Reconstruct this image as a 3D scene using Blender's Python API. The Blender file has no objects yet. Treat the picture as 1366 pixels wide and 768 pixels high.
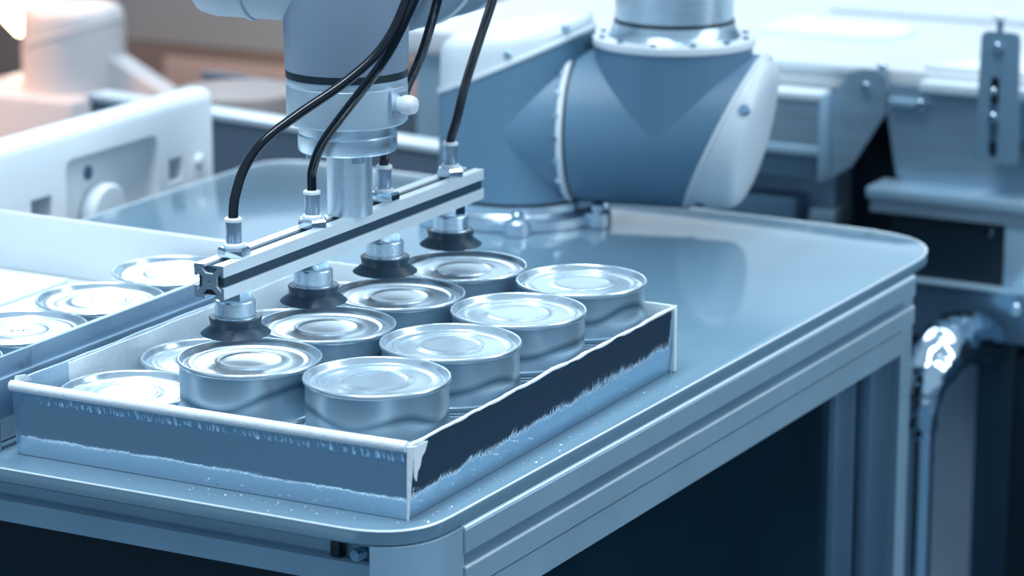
import bpy, bmesh, math, random
from mathutils import Vector, Matrix, noise
S = bpy.context.scene
C = S.collection
R = math.radians
PI = math.pi

# ------------------------------------------------------------------ camera, world, lights, exposure
cam = bpy.data.cameras.new('camera')
cam.sensor_width = 36.0
cam.lens = 101.8
cam.clip_start = 0.05
cam.clip_end = 60
cam.dof.use_dof = True
cam.dof.focus_distance = 1.72
cam.dof.aperture_fstop = 8.0
co = bpy.data.objects.new('camera', cam)
C.objects.link(co)
co.location = (0.7643, -1.3218, 0.5119)
co.rotation_euler = (R(90 - 13.95), 0, R(27.86))
S.camera = co

w = bpy.data.worlds.new('hall_light')
S.world = w
w.use_nodes = True
w.node_tree.nodes['Background'].inputs[0].default_value = (0.54, 0.77, 0.98, 1)
w.node_tree.nodes['Background'].inputs[1].default_value = 0.58


def area(name, loc, target, sx, sy, power, col=(0.82, 0.93, 1.0)):
    l = bpy.data.lights.new(name, 'AREA')
    l.shape = 'RECTANGLE'
    l.size, l.size_y, l.energy, l.color = sx, sy, power, col
    o = bpy.data.objects.new(name, l)
    C.objects.link(o)
    o.location = loc
    d = Vector(target) - Vector(loc)
    o.rotation_euler = d.to_track_quat('-Z', 'Y').to_euler()
    return o


area('ceiling_lamp', (-0.25, -0.1, 2.1), (-0.25, 0.1, 0), 0.5, 2.4, 70)
area('ceiling_lamp', (2.3, 0.9, 1.5), (-0.1, 0.3, 0), 0.5, 2.6, 34)
area('ceiling_lamp', (0.1, 2.4, 2.4), (-0.2, 1.4, 0), 2.8, 0.6, 26)
area('ceiling_lamp', (-2.6, 3.4, 2.3), (-1.0, 1.2, 0), 0.6, 2.6, 25)
area('lid_fill_light', (-3.9, 8.85, 2.6), (-3.9, 0, 2.6), 5.0, 3.0, 34, (0.72, 0.89, 1.0))  # added area light that brightens the lid reflections; its window is made up
# unseen warm spot added to give the left background the flare's tint
wl = bpy.data.lights.new('warm_flare_spot', 'SPOT')
wl.energy, wl.color, wl.spot_size, wl.spot_blend, wl.shadow_soft_size = 85, (1.0, 0.52, 0.28), R(75), 0.8, 0.12
wo = bpy.data.objects.new('warm_flare_spot', wl)
C.objects.link(wo)
wo.location = (-1.95, 1.0, 0.75)
wo.rotation_euler = (Vector((-1.4, 1.75, -0.15)) - Vector(wo.location)).to_track_quat('-Z', 'Y').to_euler()
S.view_settings.view_transform = 'Standard'
S.view_settings.look = 'None'
S.view_settings.gamma = 1.0
S.view_settings.exposure = 0.12


# ------------------------------------------------------------------ materials
def lin(c):
    return tuple(((v / 255) / 12.92 if v <= 10 else ((v / 255 + 0.055) / 1.055) ** 2.4) for v in c)


def mat(name, col, metal=0.0, rough=0.4, bump=0.0, bscale=60.0, var=0.0, vscale=8.0, emit=None, estr=0.0, spec=0.5, coat=0.0, stretch=None):
    m = bpy.data.materials.new(name)
    m.use_nodes = True
    nt = m.node_tree
    b = nt.nodes['Principled BSDF']
    b.inputs['Base Color'].default_value = (*col, 1)
    b.inputs['Metallic'].default_value = metal
    b.inputs['Roughness'].default_value = rough
    b.inputs['Specular IOR Level'].default_value = spec
    b.inputs['Coat Weight'].default_value = coat
    tc = nt.nodes.new('ShaderNodeTexCoord')
    mp = nt.nodes.new('ShaderNodeMapping')
    nt.links.new(tc.outputs['Object'], mp.inputs['Vector'])
    if stretch:
        mp.inputs['Scale'].default_value = stretch
    if var > 0:
        n = nt.nodes.new('ShaderNodeTexNoise')
        n.inputs['Scale'].default_value = vscale
        n.inputs['Detail'].default_value = 5
        nt.links.new(mp.outputs[0], n.inputs['Vector'])
        r = nt.nodes.new('ShaderNodeValToRGB')
        r.color_ramp.elements[0].position = 0.3
        r.color_ramp.elements[1].position = 0.7
        r.color_ramp.elements[0].color = (*[c * (1 - var) for c in col], 1)
        r.color_ramp.elements[1].color = (*[min(1, c * (1 + var)) for c in col], 1)
        nt.links.new(n.outputs['Fac'], r.inputs['Fac'])
        nt.links.new(r.outputs['Color'], b.inputs['Base Color'])
    if bump > 0:
        n2 = nt.nodes.new('ShaderNodeTexNoise')
        n2.inputs['Scale'].default_value = bscale
        n2.inputs['Detail'].default_value = 4
        nt.links.new(mp.outputs[0], n2.inputs['Vector'])
        bp = nt.nodes.new('ShaderNodeBump')
        bp.inputs['Strength'].default_value = bump
        bp.inputs['Distance'].default_value = 0.002
        nt.links.new(n2.outputs['Fac'], bp.inputs['Height'])
        nt.links.new(bp.outputs['Normal'], b.inputs['Normal'])
    if emit:
        b.inputs['Emission Color'].default_value = (*emit, 1)
        b.inputs['Emission Strength'].default_value = estr
    return m


WHITE = mat('white_plastic', (0.69, 0.755, 0.805), 0, 0.35, 0.05, 200, 0.03)
BRIGHT = mat('white_enamel', (0.78, 0.83, 0.865), 0, 0.3, 0.04, 120, 0.03)
CARD = mat('white_cardboard', (0.82, 0.88, 0.92), 0, 0.7, 0.25, 300, 0.05, 40)
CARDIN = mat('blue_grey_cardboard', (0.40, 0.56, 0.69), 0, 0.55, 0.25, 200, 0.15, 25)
ROBOT = mat('blue_grey_paint', (0.115, 0.23, 0.335), 0, 0.42, 0.04, 300, 0.03)
WRIST = mat('grey_paint', (0.235, 0.31, 0.41), 0, 0.38, 0.04, 300, 0.03)
ALU = mat('anodised_aluminium', (0.78, 0.87, 0.93), 0.35, 0.36, 0.06, 400, 0.04, 30)
RAIL = mat('satin_aluminium', (0.35, 0.52, 0.65), 0.35, 0.38, 0.06, 300, 0.06, 20)
TURNED = mat('turned_aluminium', (0.66, 0.79, 0.89), 0.95, 0.24, 0.12, 500, 0.05, 40, stretch=(1, 1, 14))
CHROME = mat('chrome', (0.62, 0.75, 0.86), 1.0, 0.10, 0.02, 100)
STEEL = mat('brushed_steel', (0.33, 0.47, 0.58), 0.6, 0.3, 0.1, 120, 0.12, 14, stretch=(1, 1, 8))
STEELD = mat('dull_steel', (0.13, 0.24, 0.35), 0.7, 0.38, 0.08, 100, 0.15, 8)
LID = mat('tinplate_lid', (0.72, 0.845, 0.93), 0.85, 0.22, 0.03, 60, 0.04, 30)
RUBBER = mat('black_rubber', (0.016, 0.045, 0.075), 0, 0.36, 0.05, 300, spec=0.35)
HOSE = mat('black_polyurethane', (0.004, 0.008, 0.016), 0, 0.11, 0.02, 100, coat=0.3, spec=0.35)
BLACK = mat('black_paint', (0.005, 0.017, 0.030), 0, 0.4, 0.05, 80)
NAVY = mat('dark_rubber_strip', (0.009, 0.040, 0.075), 0, 0.45)
DARKP = mat('black_acrylic', (0.003, 0.014, 0.026), 0, 0.16, 0.05, 12, 0.4, 6)
TOP = mat('blue_grey_laminate', (0.135, 0.235, 0.318), 0, 0.10, 0.02, 30, 0.05, 6, spec=0.5)
TOPEDGE = mat('pale_inner_sheet', (0.42, 0.58, 0.70), 0, 0.5, 0.05, 20, 0.1, 5)
PALE = mat('warm_white_paint', (0.52, 0.50, 0.52), 0, 0.45, 0.05, 100)
GREYP = mat('grey_panel', (0.10, 0.14, 0.19), 0, 0.5, 0.05, 40, 0.15, 3)
BROWN = mat('brown_grey_cabinet', (0.115, 0.095, 0.092), 0, 0.5, 0.05, 20, 0.25, 2)
BEIGE = mat('beige_panel', (0.30, 0.255, 0.25), 0, 0.5, 0.05, 20, 0.1, 2)
BLUEPANEL = mat('mid_blue_sheet', (0.13, 0.25, 0.36), 0.2, 0.4, 0.05, 30, 0.12, 4)
GLOW = mat('flare_lamp_glass', (1, 0.9, 0.7), 0, 0.3, emit=(1.0, 0.80, 0.50), estr=14)
HOOD = mat('taupe_hood', (0.085, 0.07, 0.066), 0, 0.5, 0.05, 20, 0.15, 2)
BED = mat('white_bed_enamel', (0.58, 0.62, 0.655), 0, 0.4, 0.04, 120, 0.03)
PLATE = mat('grey_blue_plate', (0.15, 0.26, 0.36), 0.2, 0.4, 0.05, 200, 0.05)
COVER = mat('light_grey_cover', (0.46, 0.53, 0.60), 0, 0.38, 0.04, 200, 0.03)
BARREL = mat('nickel_barrel', (0.30, 0.40, 0.50), 0.7, 0.28, 0.05, 200)
LIP = mat('highlight_lip', (0.78, 0.87, 0.93), 0.2, 0.35, 0.04, 120)  # paler than the steel, paints the highlights on the lip tops
INK = mat('dark_ink', (0.10, 0.16, 0.22), 0, 0.6)
FLOOR = mat('blue_epoxy_floor', (0.050, 0.118, 0.180), 0, 0.35, 0.05, 8, 0.15, 1.5)


def foil_material(pleats, rough_film):
    m = mat('wrinkled_silver_film', (0.60, 0.74, 0.86), 0.96, 0.055, 0.0)
    nt = m.node_tree
    b = nt.nodes['Principled BSDF']
    mp = [n for n in nt.nodes if n.type == 'MAPPING'][0]
    n = nt.nodes.new('ShaderNodeTexNoise')
    n.inputs['Scale'].default_value = 26
    n.inputs['Detail'].default_value = 9
    n.inputs['Distortion'].default_value = 0.4
    nt.links.new(mp.outputs[0], n.inputs['Vector'])
    bp = nt.nodes.new('ShaderNodeBump')
    bp.inputs['Strength'].default_value = rough_film
    bp.inputs['Distance'].default_value = 0.0016
    # pleats where the film is folded over the top edge
    tc = [q for q in nt.nodes if q.type == 'TEX_COORD'][0]
    m2 = nt.nodes.new('ShaderNodeMapping')
    m2.inputs['Scale'].default_value = (1, 1, 0.25)
    nt.links.new(tc.outputs['Object'], m2.inputs['Vector'])
    n2 = nt.nodes.new('ShaderNodeTexNoise')
    n2.inputs['Scale'].default_value = 330
    n2.inputs['Detail'].default_value = 2
    nt.links.new(m2.outputs[0], n2.inputs['Vector'])
    sp_ = nt.nodes.new('ShaderNodeSeparateXYZ')
    nt.links.new(tc.outputs['Object'], sp_.inputs[0])
    mr = nt.nodes.new('ShaderNodeMapRange')
    mr.interpolation_type = 'SMOOTHSTEP'
    mr.inputs['From Min'].default_value = 0.0315
    mr.inputs['From Max'].default_value = 0.0385
    nt.links.new(sp_.outputs['Z'], mr.inputs['Value'])
    mu = nt.nodes.new('ShaderNodeMath')
    mu.operation = 'MULTIPLY'
    nt.links.new(n2.outputs['Fac'], mu.inputs[0])
    nt.links.new(mr.outputs[0], mu.inputs[1])
    nt.links.new(n.outputs['Fac'], bp.inputs['Height'])
    b2 = nt.nodes.new('ShaderNodeBump')
    b2.inputs['Strength'].default_value = pleats
    b2.inputs['Distance'].default_value = 0.0022
    nt.links.new(mu.outputs[0], b2.inputs['Height'])
    m3 = nt.nodes.new('ShaderNodeMapping')          # fine streaks
    m3.inputs['Scale'].default_value = (1, 1, 0.06)
    nt.links.new(tc.outputs['Object'], m3.inputs['Vector'])
    n3 = nt.nodes.new('ShaderNodeTexNoise')
    n3.inputs['Scale'].default_value = 420
    n3.inputs['Detail'].default_value = 3
    nt.links.new(m3.outputs[0], n3.inputs['Vector'])
    b3 = nt.nodes.new('ShaderNodeBump')
    b3.inputs['Strength'].default_value = 0.10
    b3.inputs['Distance'].default_value = 0.001
    nt.links.new(n3.outputs['Fac'], b3.inputs['Height'])
    nt.links.new(b3.outputs['Normal'], b2.inputs['Normal'])
    nt.links.new(b2.outputs['Normal'], bp.inputs['Normal'])
    nt.links.new(bp.outputs['Normal'], b.inputs['Normal'])
    return m


FOIL = foil_material(0.9, 0.26)
FOIL_SIDE = foil_material(0.12, 0.42)


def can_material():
    # satin tinplate with a thin wavy dark line round the body
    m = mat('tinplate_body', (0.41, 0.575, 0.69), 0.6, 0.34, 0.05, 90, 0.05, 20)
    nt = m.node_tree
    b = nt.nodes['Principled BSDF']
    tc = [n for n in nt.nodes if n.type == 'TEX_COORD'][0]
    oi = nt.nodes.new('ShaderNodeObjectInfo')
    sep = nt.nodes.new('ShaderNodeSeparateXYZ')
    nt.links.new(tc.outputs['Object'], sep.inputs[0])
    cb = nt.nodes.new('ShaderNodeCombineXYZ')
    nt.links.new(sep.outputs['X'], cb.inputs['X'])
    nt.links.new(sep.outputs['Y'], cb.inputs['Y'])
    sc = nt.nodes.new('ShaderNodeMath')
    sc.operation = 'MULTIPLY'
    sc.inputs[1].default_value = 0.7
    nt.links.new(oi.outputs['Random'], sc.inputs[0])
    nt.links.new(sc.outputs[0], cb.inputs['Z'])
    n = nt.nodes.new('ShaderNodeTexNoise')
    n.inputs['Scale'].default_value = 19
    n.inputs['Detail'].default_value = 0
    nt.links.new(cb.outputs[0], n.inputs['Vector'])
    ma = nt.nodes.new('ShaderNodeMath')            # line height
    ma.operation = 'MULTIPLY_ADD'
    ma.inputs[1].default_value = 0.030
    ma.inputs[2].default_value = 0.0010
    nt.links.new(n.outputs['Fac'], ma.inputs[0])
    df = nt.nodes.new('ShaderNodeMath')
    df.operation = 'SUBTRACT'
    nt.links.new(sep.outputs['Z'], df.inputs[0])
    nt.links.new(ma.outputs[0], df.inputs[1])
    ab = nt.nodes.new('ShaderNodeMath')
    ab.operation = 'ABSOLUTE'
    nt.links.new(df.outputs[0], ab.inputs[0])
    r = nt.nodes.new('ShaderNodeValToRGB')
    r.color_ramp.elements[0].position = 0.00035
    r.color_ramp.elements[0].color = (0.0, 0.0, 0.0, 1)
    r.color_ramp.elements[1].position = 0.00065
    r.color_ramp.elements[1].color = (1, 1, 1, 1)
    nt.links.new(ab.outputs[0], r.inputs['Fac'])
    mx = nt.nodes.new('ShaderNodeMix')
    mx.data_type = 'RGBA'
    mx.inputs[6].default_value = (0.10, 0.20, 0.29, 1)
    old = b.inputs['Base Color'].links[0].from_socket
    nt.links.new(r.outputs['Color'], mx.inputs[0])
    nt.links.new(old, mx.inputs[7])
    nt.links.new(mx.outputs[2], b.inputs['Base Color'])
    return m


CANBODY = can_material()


# ------------------------------------------------------------------ geometry helpers
def frame(a):
    a = Vector(a).normalized()
    ref = Vector((0, 0, 1)) if abs(a.z) < 0.9 else Vector((1, 0, 0))
    e1 = (ref - a * ref.dot(a)).normalized()
    return a, e1, a.cross(e1)


class G:
    """collects shapes in world metres into one mesh"""
    def __init__(s):
        s.bm = bmesh.new()

    def box(s, x0, x1, y0, y1, z0, z1, bev=0.0, seg=2, rz=0.0, piv=None):
        m = Matrix.Translation(((x0 + x1) / 2, (y0 + y1) / 2, (z0 + z1) / 2)) @ Matrix.Diagonal((x1 - x0, y1 - y0, z1 - z0, 1))
        if rz:
            pv = Vector(piv or ((x0 + x1) / 2, (y0 + y1) / 2, 0))
            m = Matrix.Translation(pv) @ Matrix.Rotation(rz, 4, 'Z') @ Matrix.Translation(-pv) @ m
        r = bmesh.ops.create_cube(s.bm, size=1, matrix=m)
        if bev:
            es = list({e for v in r['verts'] for e in v.link_edges})
            bmesh.ops.bevel(s.bm, geom=es, offset=bev, segments=seg, profile=0.5, affect='EDGES')
        return s

    def rings(s, rows, close_u=True):
        vs = [[s.bm.verts.new(p) for p in r] for r in rows]
        for a, b in zip(vs, vs[1:]):
            n = len(a)
            for i in range(n if close_u else n - 1):
                j = (i + 1) % n
                try:
                    s.bm.faces.new((a[i], a[j], b[j], b[i]))
                except ValueError:
                    pass
        return vs

    def lathe(s, prof, org=(0, 0, 0), axis=(0, 0, 1), seg=48, cap0=False, cap1=False):
        o = Vector(org)
        a, e1, e2 = frame(axis)
        rows = []
        for r, z in prof:
            r = max(r, 1e-5)
            rows.append([o + a * z + (e1 * math.cos(2 * PI * k / seg) + e2 * math.sin(2 * PI * k / seg)) * r for k in range(seg)])
        vs = s.rings(rows)
        if cap0:
            s.bm.faces.new(vs[0])
        if cap1:
            s.bm.faces.new(vs[-1])
        return s

    def cyl(s, p, axis, r, l, seg=24, bev=0.0):
        b = bev
        pr = [(r - b, 0), (r, b), (r, l - b), (r - b, l)] if b else [(r, 0), (r, l)]
        return s.lathe(pr, p, axis, seg, True, True)

    def tube(s, pts, rad, seg=14, sub=6):
        P = [Vector(p) for p in pts]
        Q = []
        rr = []
        n = len(P)
        for i in range(n - 1):
            p0, p1, p2, p3 = P[max(i - 1, 0)], P[i], P[i + 1], P[min(i + 2, n - 1)]
            for k in range(sub):
                t = k / sub
                Q.append(0.5 * ((2 * p1) + (p2 - p0) * t + (2 * p0 - 5 * p1 + 4 * p2 - p3) * t * t + (3 * p1 - p0 - 3 * p2 + p3) * t ** 3))
                rr.append((i + t) / (n - 1))
        Q.append(P[-1])
        rr.append(1.0)
        rows = []
        T = (Q[1] - Q[0]).normalized()
        _, e1, _ = frame(T)
        for i, q in enumerate(Q):
            T = (Q[min(i + 1, len(Q) - 1)] - Q[max(i - 1, 0)]).normalized()
            e1 = (e1 - T * e1.dot(T)).normalized()
            e2 = T.cross(e1)
            r = rad(rr[i]) if callable(rad) else rad
            rows.append([q + (e1 * math.cos(2 * PI * k / seg) + e2 * math.sin(2 * PI * k / seg)) * r for k in range(seg)])
        vs = s.rings(rows)
        s.bm.faces.new(vs[0])
        s.bm.faces.new(vs[-1])
        return s

    def prism(s, poly, org, ux, uy, axis, length, holes=()):
        """extrude a 2D outline (u, v) with optional holes along axis"""
        o, ux, uy, ax = Vector(org), Vector(ux), Vector(uy), Vector(axis).normalized()
        loops = [poly] + list(holes)
        for d in (0, length):
            edges = []
            for lp in loops:
                vs = [s.bm.verts.new(o + ux * u + uy * v + ax * d) for u, v in lp]
                edges += [s.bm.edges.new((vs[i], vs[(i + 1) % len(vs)])) for i in range(len(vs))]
            bmesh.ops.triangle_fill(s.bm, use_beauty=True, use_dissolve=False, edges=edges)
        for lp in loops:
            a = [s.bm.verts.new(o + ux * u + uy * v) for u, v in lp]
            b = [s.bm.verts.new(o + ux * u + uy * v + ax * length) for u, v in lp]
            for i in range(len(lp)):
                j = (i + 1) % len(lp)
                s.bm.faces.new((a[i], a[j], b[j], b[i]))
        bmesh.ops.remove_doubles(s.bm, verts=s.bm.verts[:], dist=1e-6)
        return s

    def build(s, name, m, parent=None, angle=32, smooth=True, label=None):
        bmesh.ops.recalc_face_normals(s.bm, faces=s.bm.faces[:])
        me = bpy.data.meshes.new(name)
        off = world_loc(parent) if parent else Vector((0, 0, 0))
        if off.length:
            bmesh.ops.translate(s.bm, verts=s.bm.verts[:], vec=-off)
        s.bm.to_mesh(me)
        s.bm.free()
        me.materials.append(m)
        if smooth:
            me.polygons.foreach_set('use_smooth', [True] * len(me.polygons))
            me.set_sharp_from_angle(angle=R(angle))
        o = bpy.data.objects.new(name, me)
        C.objects.link(o)
        if parent:
            o.parent = parent
        if label:
            o['label'] = label
        return o


def world_loc(o):
    v = Vector((0, 0, 0))
    while o:
        v += Vector(o.location)
        o = o.parent
    return v


def thing(name, label, cat, loc=(0, 0, 0), group=None):
    o = bpy.data.objects.new(name, None)
    o.empty_display_size = 0.02
    C.objects.link(o)
    o.location = loc
    tag(o, label, cat, group)
    return o


def tag(o, label, cat, group=None):
    o['label'], o['category'] = label, cat
    if group:
        o['group'] = group
    return o


def copy_tree(o, parent=None):
    c = o.copy()
    C.objects.link(c)
    if parent:
        c.parent = parent
    for ch in list(o.children):
        copy_tree(ch, c)
    return c


def boolean_cut(o, cutter):
    md = o.modifiers.new('cut', 'BOOLEAN')
    md.operation = 'DIFFERENCE'
    md.solver = 'EXACT'
    md.object = cutter
    bpy.context.view_layer.update()
    dg = bpy.context.evaluated_depsgraph_get()
    me = bpy.data.meshes.new_from_object(o.evaluated_get(dg))
    o.modifiers.clear()
    old = o.data
    o.data = me
    bpy.data.meshes.remove(old)
    bpy.data.objects.remove(cutter, do_unlink=True)
    me.polygons.foreach_set('use_smooth', [True] * len(me.polygons))
    me.set_sharp_from_angle(angle=R(32))


FZ = -0.85
UZ = Vector((0, 0, 1))
# ------------------------------------------------------------------ setting
fl = G().box(-8, 6, -6, 11, FZ - 0.1, FZ).build('floor', FLOOR)
fl['kind'] = 'structure'

WALLM = mat('pale_wall_paint', (0.42, 0.55, 0.64), 0, 0.7, 0.1, 6, 0.05, 1)
g = G()
for bx in ((-7.0, 6, -0.85, 1.1), (-7.0, 6, 4.1, 4.6), (-7.0, -6.4, 1.1, 4.1), (-1.4, 6, 1.1, 4.1)):
    g.box(bx[0], bx[1], 9.0, 9.2, bx[2], bx[3])
g.build('wall_back', WALLM)['kind'] = 'structure'
G().box(-7.2, -7.0, -6, 9.2, FZ, 4.6).build('wall_left', WALLM)['kind'] = 'structure'
g = G()
for x in (-6.4, -5.15, -3.9, -2.65, -1.46):
    g.box(x, x + 0.06, 9.0, 9.1, 1.1, 4.1)
for z in (1.1, 2.6, 4.04):
    g.box(-6.4, -1.4, 9.0, 9.1, z, z + 0.06)
g.build('unseen_window_1', BRIGHT)['kind'] = 'structure'  # unseen frame added around the fill light

# ------------------------------------------------------------------ work table
SL = 0.0235                                                   # the right side runs a little askew


def edge_x(y):
    return 0.0165 + SL * (y + 0.0265)


table = thing('work_table', 'blue-grey work table of aluminium profiles with rounded corners carrying the tray', 'table', (-0.3, 0.4, FZ))
corners = [(-0.615, -0.0265, 0.03), (edge_x(-0.0265), -0.0265, 0.045), (edge_x(0.803), 0.803, 0.085), (-0.615, 0.832, 0.05)]


def rounded(cs, n=10):
    out = []
    k = len(cs)
    for i, (x, y, r) in enumerate(cs):
        p = Vector((x, y))
        a = (Vector(cs[i - 1][:2]) - p).normalized()
        b = (Vector(cs[(i + 1) % k][:2]) - p).normalized()
        for j in range(n + 1):
            t = j / n
            # circular-like fillet by quadratic blend
            q = p + a * r * (1 - t) ** 2 + b * r * t ** 2
            out.append((q.x, q.y))
    return out


outline = rounded(corners)
g = G()
zs = [(-0.0005, 1.0), (0.0, 0.0)]
cxy = Vector((-0.3, 0.4))
rows = []
for z, ins in ((-0.009, 0.0006), (-0.0083, 0.0), (-0.0012, 0.0), (-0.0004, 0.0004), (0.0, 0.0013)):
    rows.append([Vector((x - ins * (1 if x > -0.3 else -1), y - ins * (1 if y > 0.4 else -1), z)) for x, y in outline])
vs = g.rings(rows)
g.bm.faces.new(vs[0])
g.bm.faces.new(vs[-1])
g.build('tabletop', TOP, table, smooth=True, angle=30)
g = G()
rows = []
for i, (x, y) in enumerate(outline):
    dx = 0.0005 * (1 if x > -0.3 else -1)
    dy = 0.0005 * (1 if y > 0.4 else -1)
    rows.append([Vector((x - dx, y - dy, -0.0006)) + Vector(((0.0007 * math.cos(a)) * (1 if x > -0.3 else -1), (0.0007 * math.cos(a)) * (1 if y > 0.4 else -1), 0.0007 * math.sin(a))) for a in [2 * PI * k / 8 for k in range(8)]])
rows.append(rows[0])
g.rings(rows)
g.build('edge_highlight', ALU, table, label='thin bright line for the highlight and wear along the tabletop edge')  # bright tube added as the edge's highlight and wear
dirR = Vector((SL, 1, 0)).normalized()
outR = Vector((1, -SL, 0)).normalized()


def rail_profile(h, s0, s1, depth=0.012, wd=0.036):
    return [(-0.0028, 0), (0, -0.0022), (0, -s0 + 0.0004), (-0.0004, -s0), (-depth, -s0), (-depth, -s1), (-0.0018, -s1), (0, -s1 - 0.0014), (0, -h + 0.0004), (-0.0004, -h), (-wd, -h), (-wd, 0)]


P0 = Vector((edge_x(0.030), 0.030, -0.0092)) + outR * 0.0028
g = G().prism(rail_profile(0.038, 0.0158, 0.0238), P0, outR, UZ, dirR, 0.682)
srl = g.build('side_rail', RAIL, table, smooth=False)
for u_, v_ in ((-0.0012, -0.0010), (-0.0008, -0.0246)):
    q_ = P0 + outR * u_ + UZ * v_
    G().tube([q_, q_ + dirR * 0.34, q_ + dirR * 0.682], 0.0009, 8, 2).build('rail_highlight', ALU, srl, label='bright highlight line along the polished rail edge')  # pale tube added to paint the highlight on the rail edge
P1 = Vector((edge_x(0.030), 0.030, -0.0488)) + outR * 0.0012
g = G().prism([(0, 0), (0, -0.018), (-0.02, -0.018), (-0.02, 0)], P1, outR, UZ, dirR, 0.66)
g.build('lower_strip', RAIL, table, smooth=False)
# front rail, set back under the overhanging top
FY = 0.006
g = G().prism(rail_profile(0.0375, 0.0125, 0.0225, 0.008), (-0.575, FY, -0.0092), (0, -1, 0), UZ, (1, 0, 0), 0.566)
fr = g.build('front_rail', RAIL, table, smooth=False)
G().box(-0.0535, -0.0475, FY - 0.001, FY + 0.007, -0.0312, -0.022, 0.0004).build('slot_block', BLACK, table)
g = G()
pts = [(-0.0385 + 0.0, FY - 0.001, -0.0285)]
g.lathe([(0.0, 0), (0.0024, 0.0002)] + [(0.0034 + 0.0004 * (i % 2), 0.0003 + 0.0006 * i) for i in range(12)] + [(0.003, 0.0076)], (-0.037, FY - 0.0025, -0.0275), (0.25, 1, 0), 20)
g.build('set_screw', CHROME, table)
# rounded corner posts
for (cx, cy, sx, sy, nm) in ((edge_x(0.0), -0.0255, -1, 1, 'f'), (edge_x(0.78) - 0.0115, 0.775, -1, -1, 'b')):
    g = G()
    r = 0.044
    L = 0.058
    poly = []
    for j in range(13):
        t = j / 12
        q = Vector((0, L * 0 + r * (1 - t) ** 2)) if False else Vector((-r * t * t, r * (1 - t) ** 2))
        poly.append((q.x, q.y))
    poly = [(0, 0.056)] + [q_ for q_ in poly if q_[0] > -0.0285] + [(-0.029, 0.0012), (-0.029, 0.056)]
    xo = cx + (0.0018 if sy > 0 else 0.0)
    g.prism(poly, (xo, cy, FZ), (1, 0, 0), (0, sy, 0), UZ, -0.0095 - FZ)
    g.build('corner_post', RAIL, table, angle=40)
# square legs just inside the posts and at the left
for (x0, y0) in ((edge_x(0.7) - 0.048, 0.655), (edge_x(0.6) - 0.052, 0.60), (-0.60, 0.0), (-0.60, 0.76)):
    G().box(x0, x0 + 0.04, y0, y0 + 0.04, FZ, -0.068 if y0 > 0.5 and x0 > -0.1 else -0.0095, 0.002).build('leg', STEELD, table)
g = G().prism([(0, 0), (0, -0.70), (-0.004, -0.70), (-0.004, 0)], Vector((edge_x(0.06) - 0.018, 0.06, -0.067)), outR, UZ, dirR, 0.60)
g.build('side_panel', DARKP, table, smooth=False)
G().box(-0.575, -0.036, FY + 0.016, FY + 0.020, -0.70, -0.047).build('front_panel', DARKP, table)
G().box(-0.575, -0.0, 0.745, 0.76, -0.06, -0.0095).build('back_rail', RAIL, table)
G().box(-0.60, -0.57, 0.04, 0.76, -0.06, -0.0095).build('left_rail', RAIL, table)

# ------------------------------------------------------------------ cardboard tray wrapped in silver film
TA, TB, TH = 0.2677, 0.3478, 0.0442
tray = thing('cardboard_tray', 'shallow cardboard tray wrapped in silver film holding the stacked cans', 'tray', (-TA / 2, TB / 2, 0.0004))
G().box(-TA + 0.001, -0.001, 0.001, TB - 0.001, 0.0004, 0.0022).build('tray_floor', CARD, tray)


def wall(name, m, A, B, nrm, h, th, wav, seed, parent, n=70, flare=0.0018):
    """thin sheet from A to B with an uneven top edge and a hollowed film surface"""
    A, B, nrm = Vector(A), Vector(B), Vector(nrm)
    rows = []
    for i in range(n + 1):
        t = i / n
        p = A.lerp(B, t)
        top = h + wav * (noise.noise(Vector((t * 9 + seed, seed, 0))) + 0.5 * noise.noise(Vector((t * 31, seed, 4))))
        ring = []
        for v in (0.0, 0.14, 0.3, 0.5, 0.7, 0.86, 1.0):
            bul = wav * 0.35 * noise.noise(Vector((t * 14, v * 3, seed + 3))) * math.sin(PI * v)
            ring.append(p + UZ * (top * v) + nrm * (flare * v + bul))
        for v in (1.0, 0.5, 0.0):
            ring.append(p + UZ * (top * v) + nrm * (flare * v - th))
        rows.append(ring)
    g = G()
    vs = g.rings(rows)
    g.bm.faces.new(vs[0])
    g.bm.faces.new(vs[-1])
    return g.build(name, m, parent, angle=35)


Z0 = 0.0004
wall('front_wall', FOIL, (-TA, 0, Z0), (0, 0, Z0), (0, -1, 0), TH - 0.0035, 0.003, 0.0006, 1.0, tray)
wall('right_wall', FOIL_SIDE, (0, 0.0, Z0), (0, TB, Z0), (1, 0, 0), TH - 0.0012, 0.0016, 0.0012, 5.0, tray, 110)
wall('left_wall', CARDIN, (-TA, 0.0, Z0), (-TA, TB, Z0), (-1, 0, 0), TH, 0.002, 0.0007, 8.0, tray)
wall('back_wall', CARD, (0, TB, Z0), (-TA, TB, Z0), (0, 1, 0), TH, 0.002, 0.0006, 11.0, tray)
g = G()
g.tube([(-TA - 0.0018, -0.0008, TH - 0.0018), (-TA + 0.05, -0.0006, TH - 0.0018), (-0.05, -0.0006, TH - 0.0014), (0.001, -0.0006, TH - 0.0012)], 0.0033, 12, 5)
g.build('folded_edge', CARD, tray, label='bright white folded cardboard edge')
rows = []
g = G()
for i in range(61):
    t = i / 60
    y = TB * t
    zt = TH - 0.0008 + 0.0012 * (noise.noise(Vector((t * 9 + 5.0, 5.0, 0))) + 0.5 * noise.noise(Vector((t * 31, 5.0, 4))))
    rr_ = 0.0011 + 0.0005 * noise.noise(Vector((t * 22, 2.2, 1)))
    rows.append([Vector((0.001 + rr_ * math.cos(a), y, zt + rr_ * math.sin(a))) for a in [2 * PI * k / 8 for k in range(8)]])
vs = g.rings(rows)
g.bm.faces.new(vs[0])
g.bm.faces.new(vs[-1])
g.build('raw_edge', CARD, tray, label='uneven raw cardboard edge along the right wall')
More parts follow.
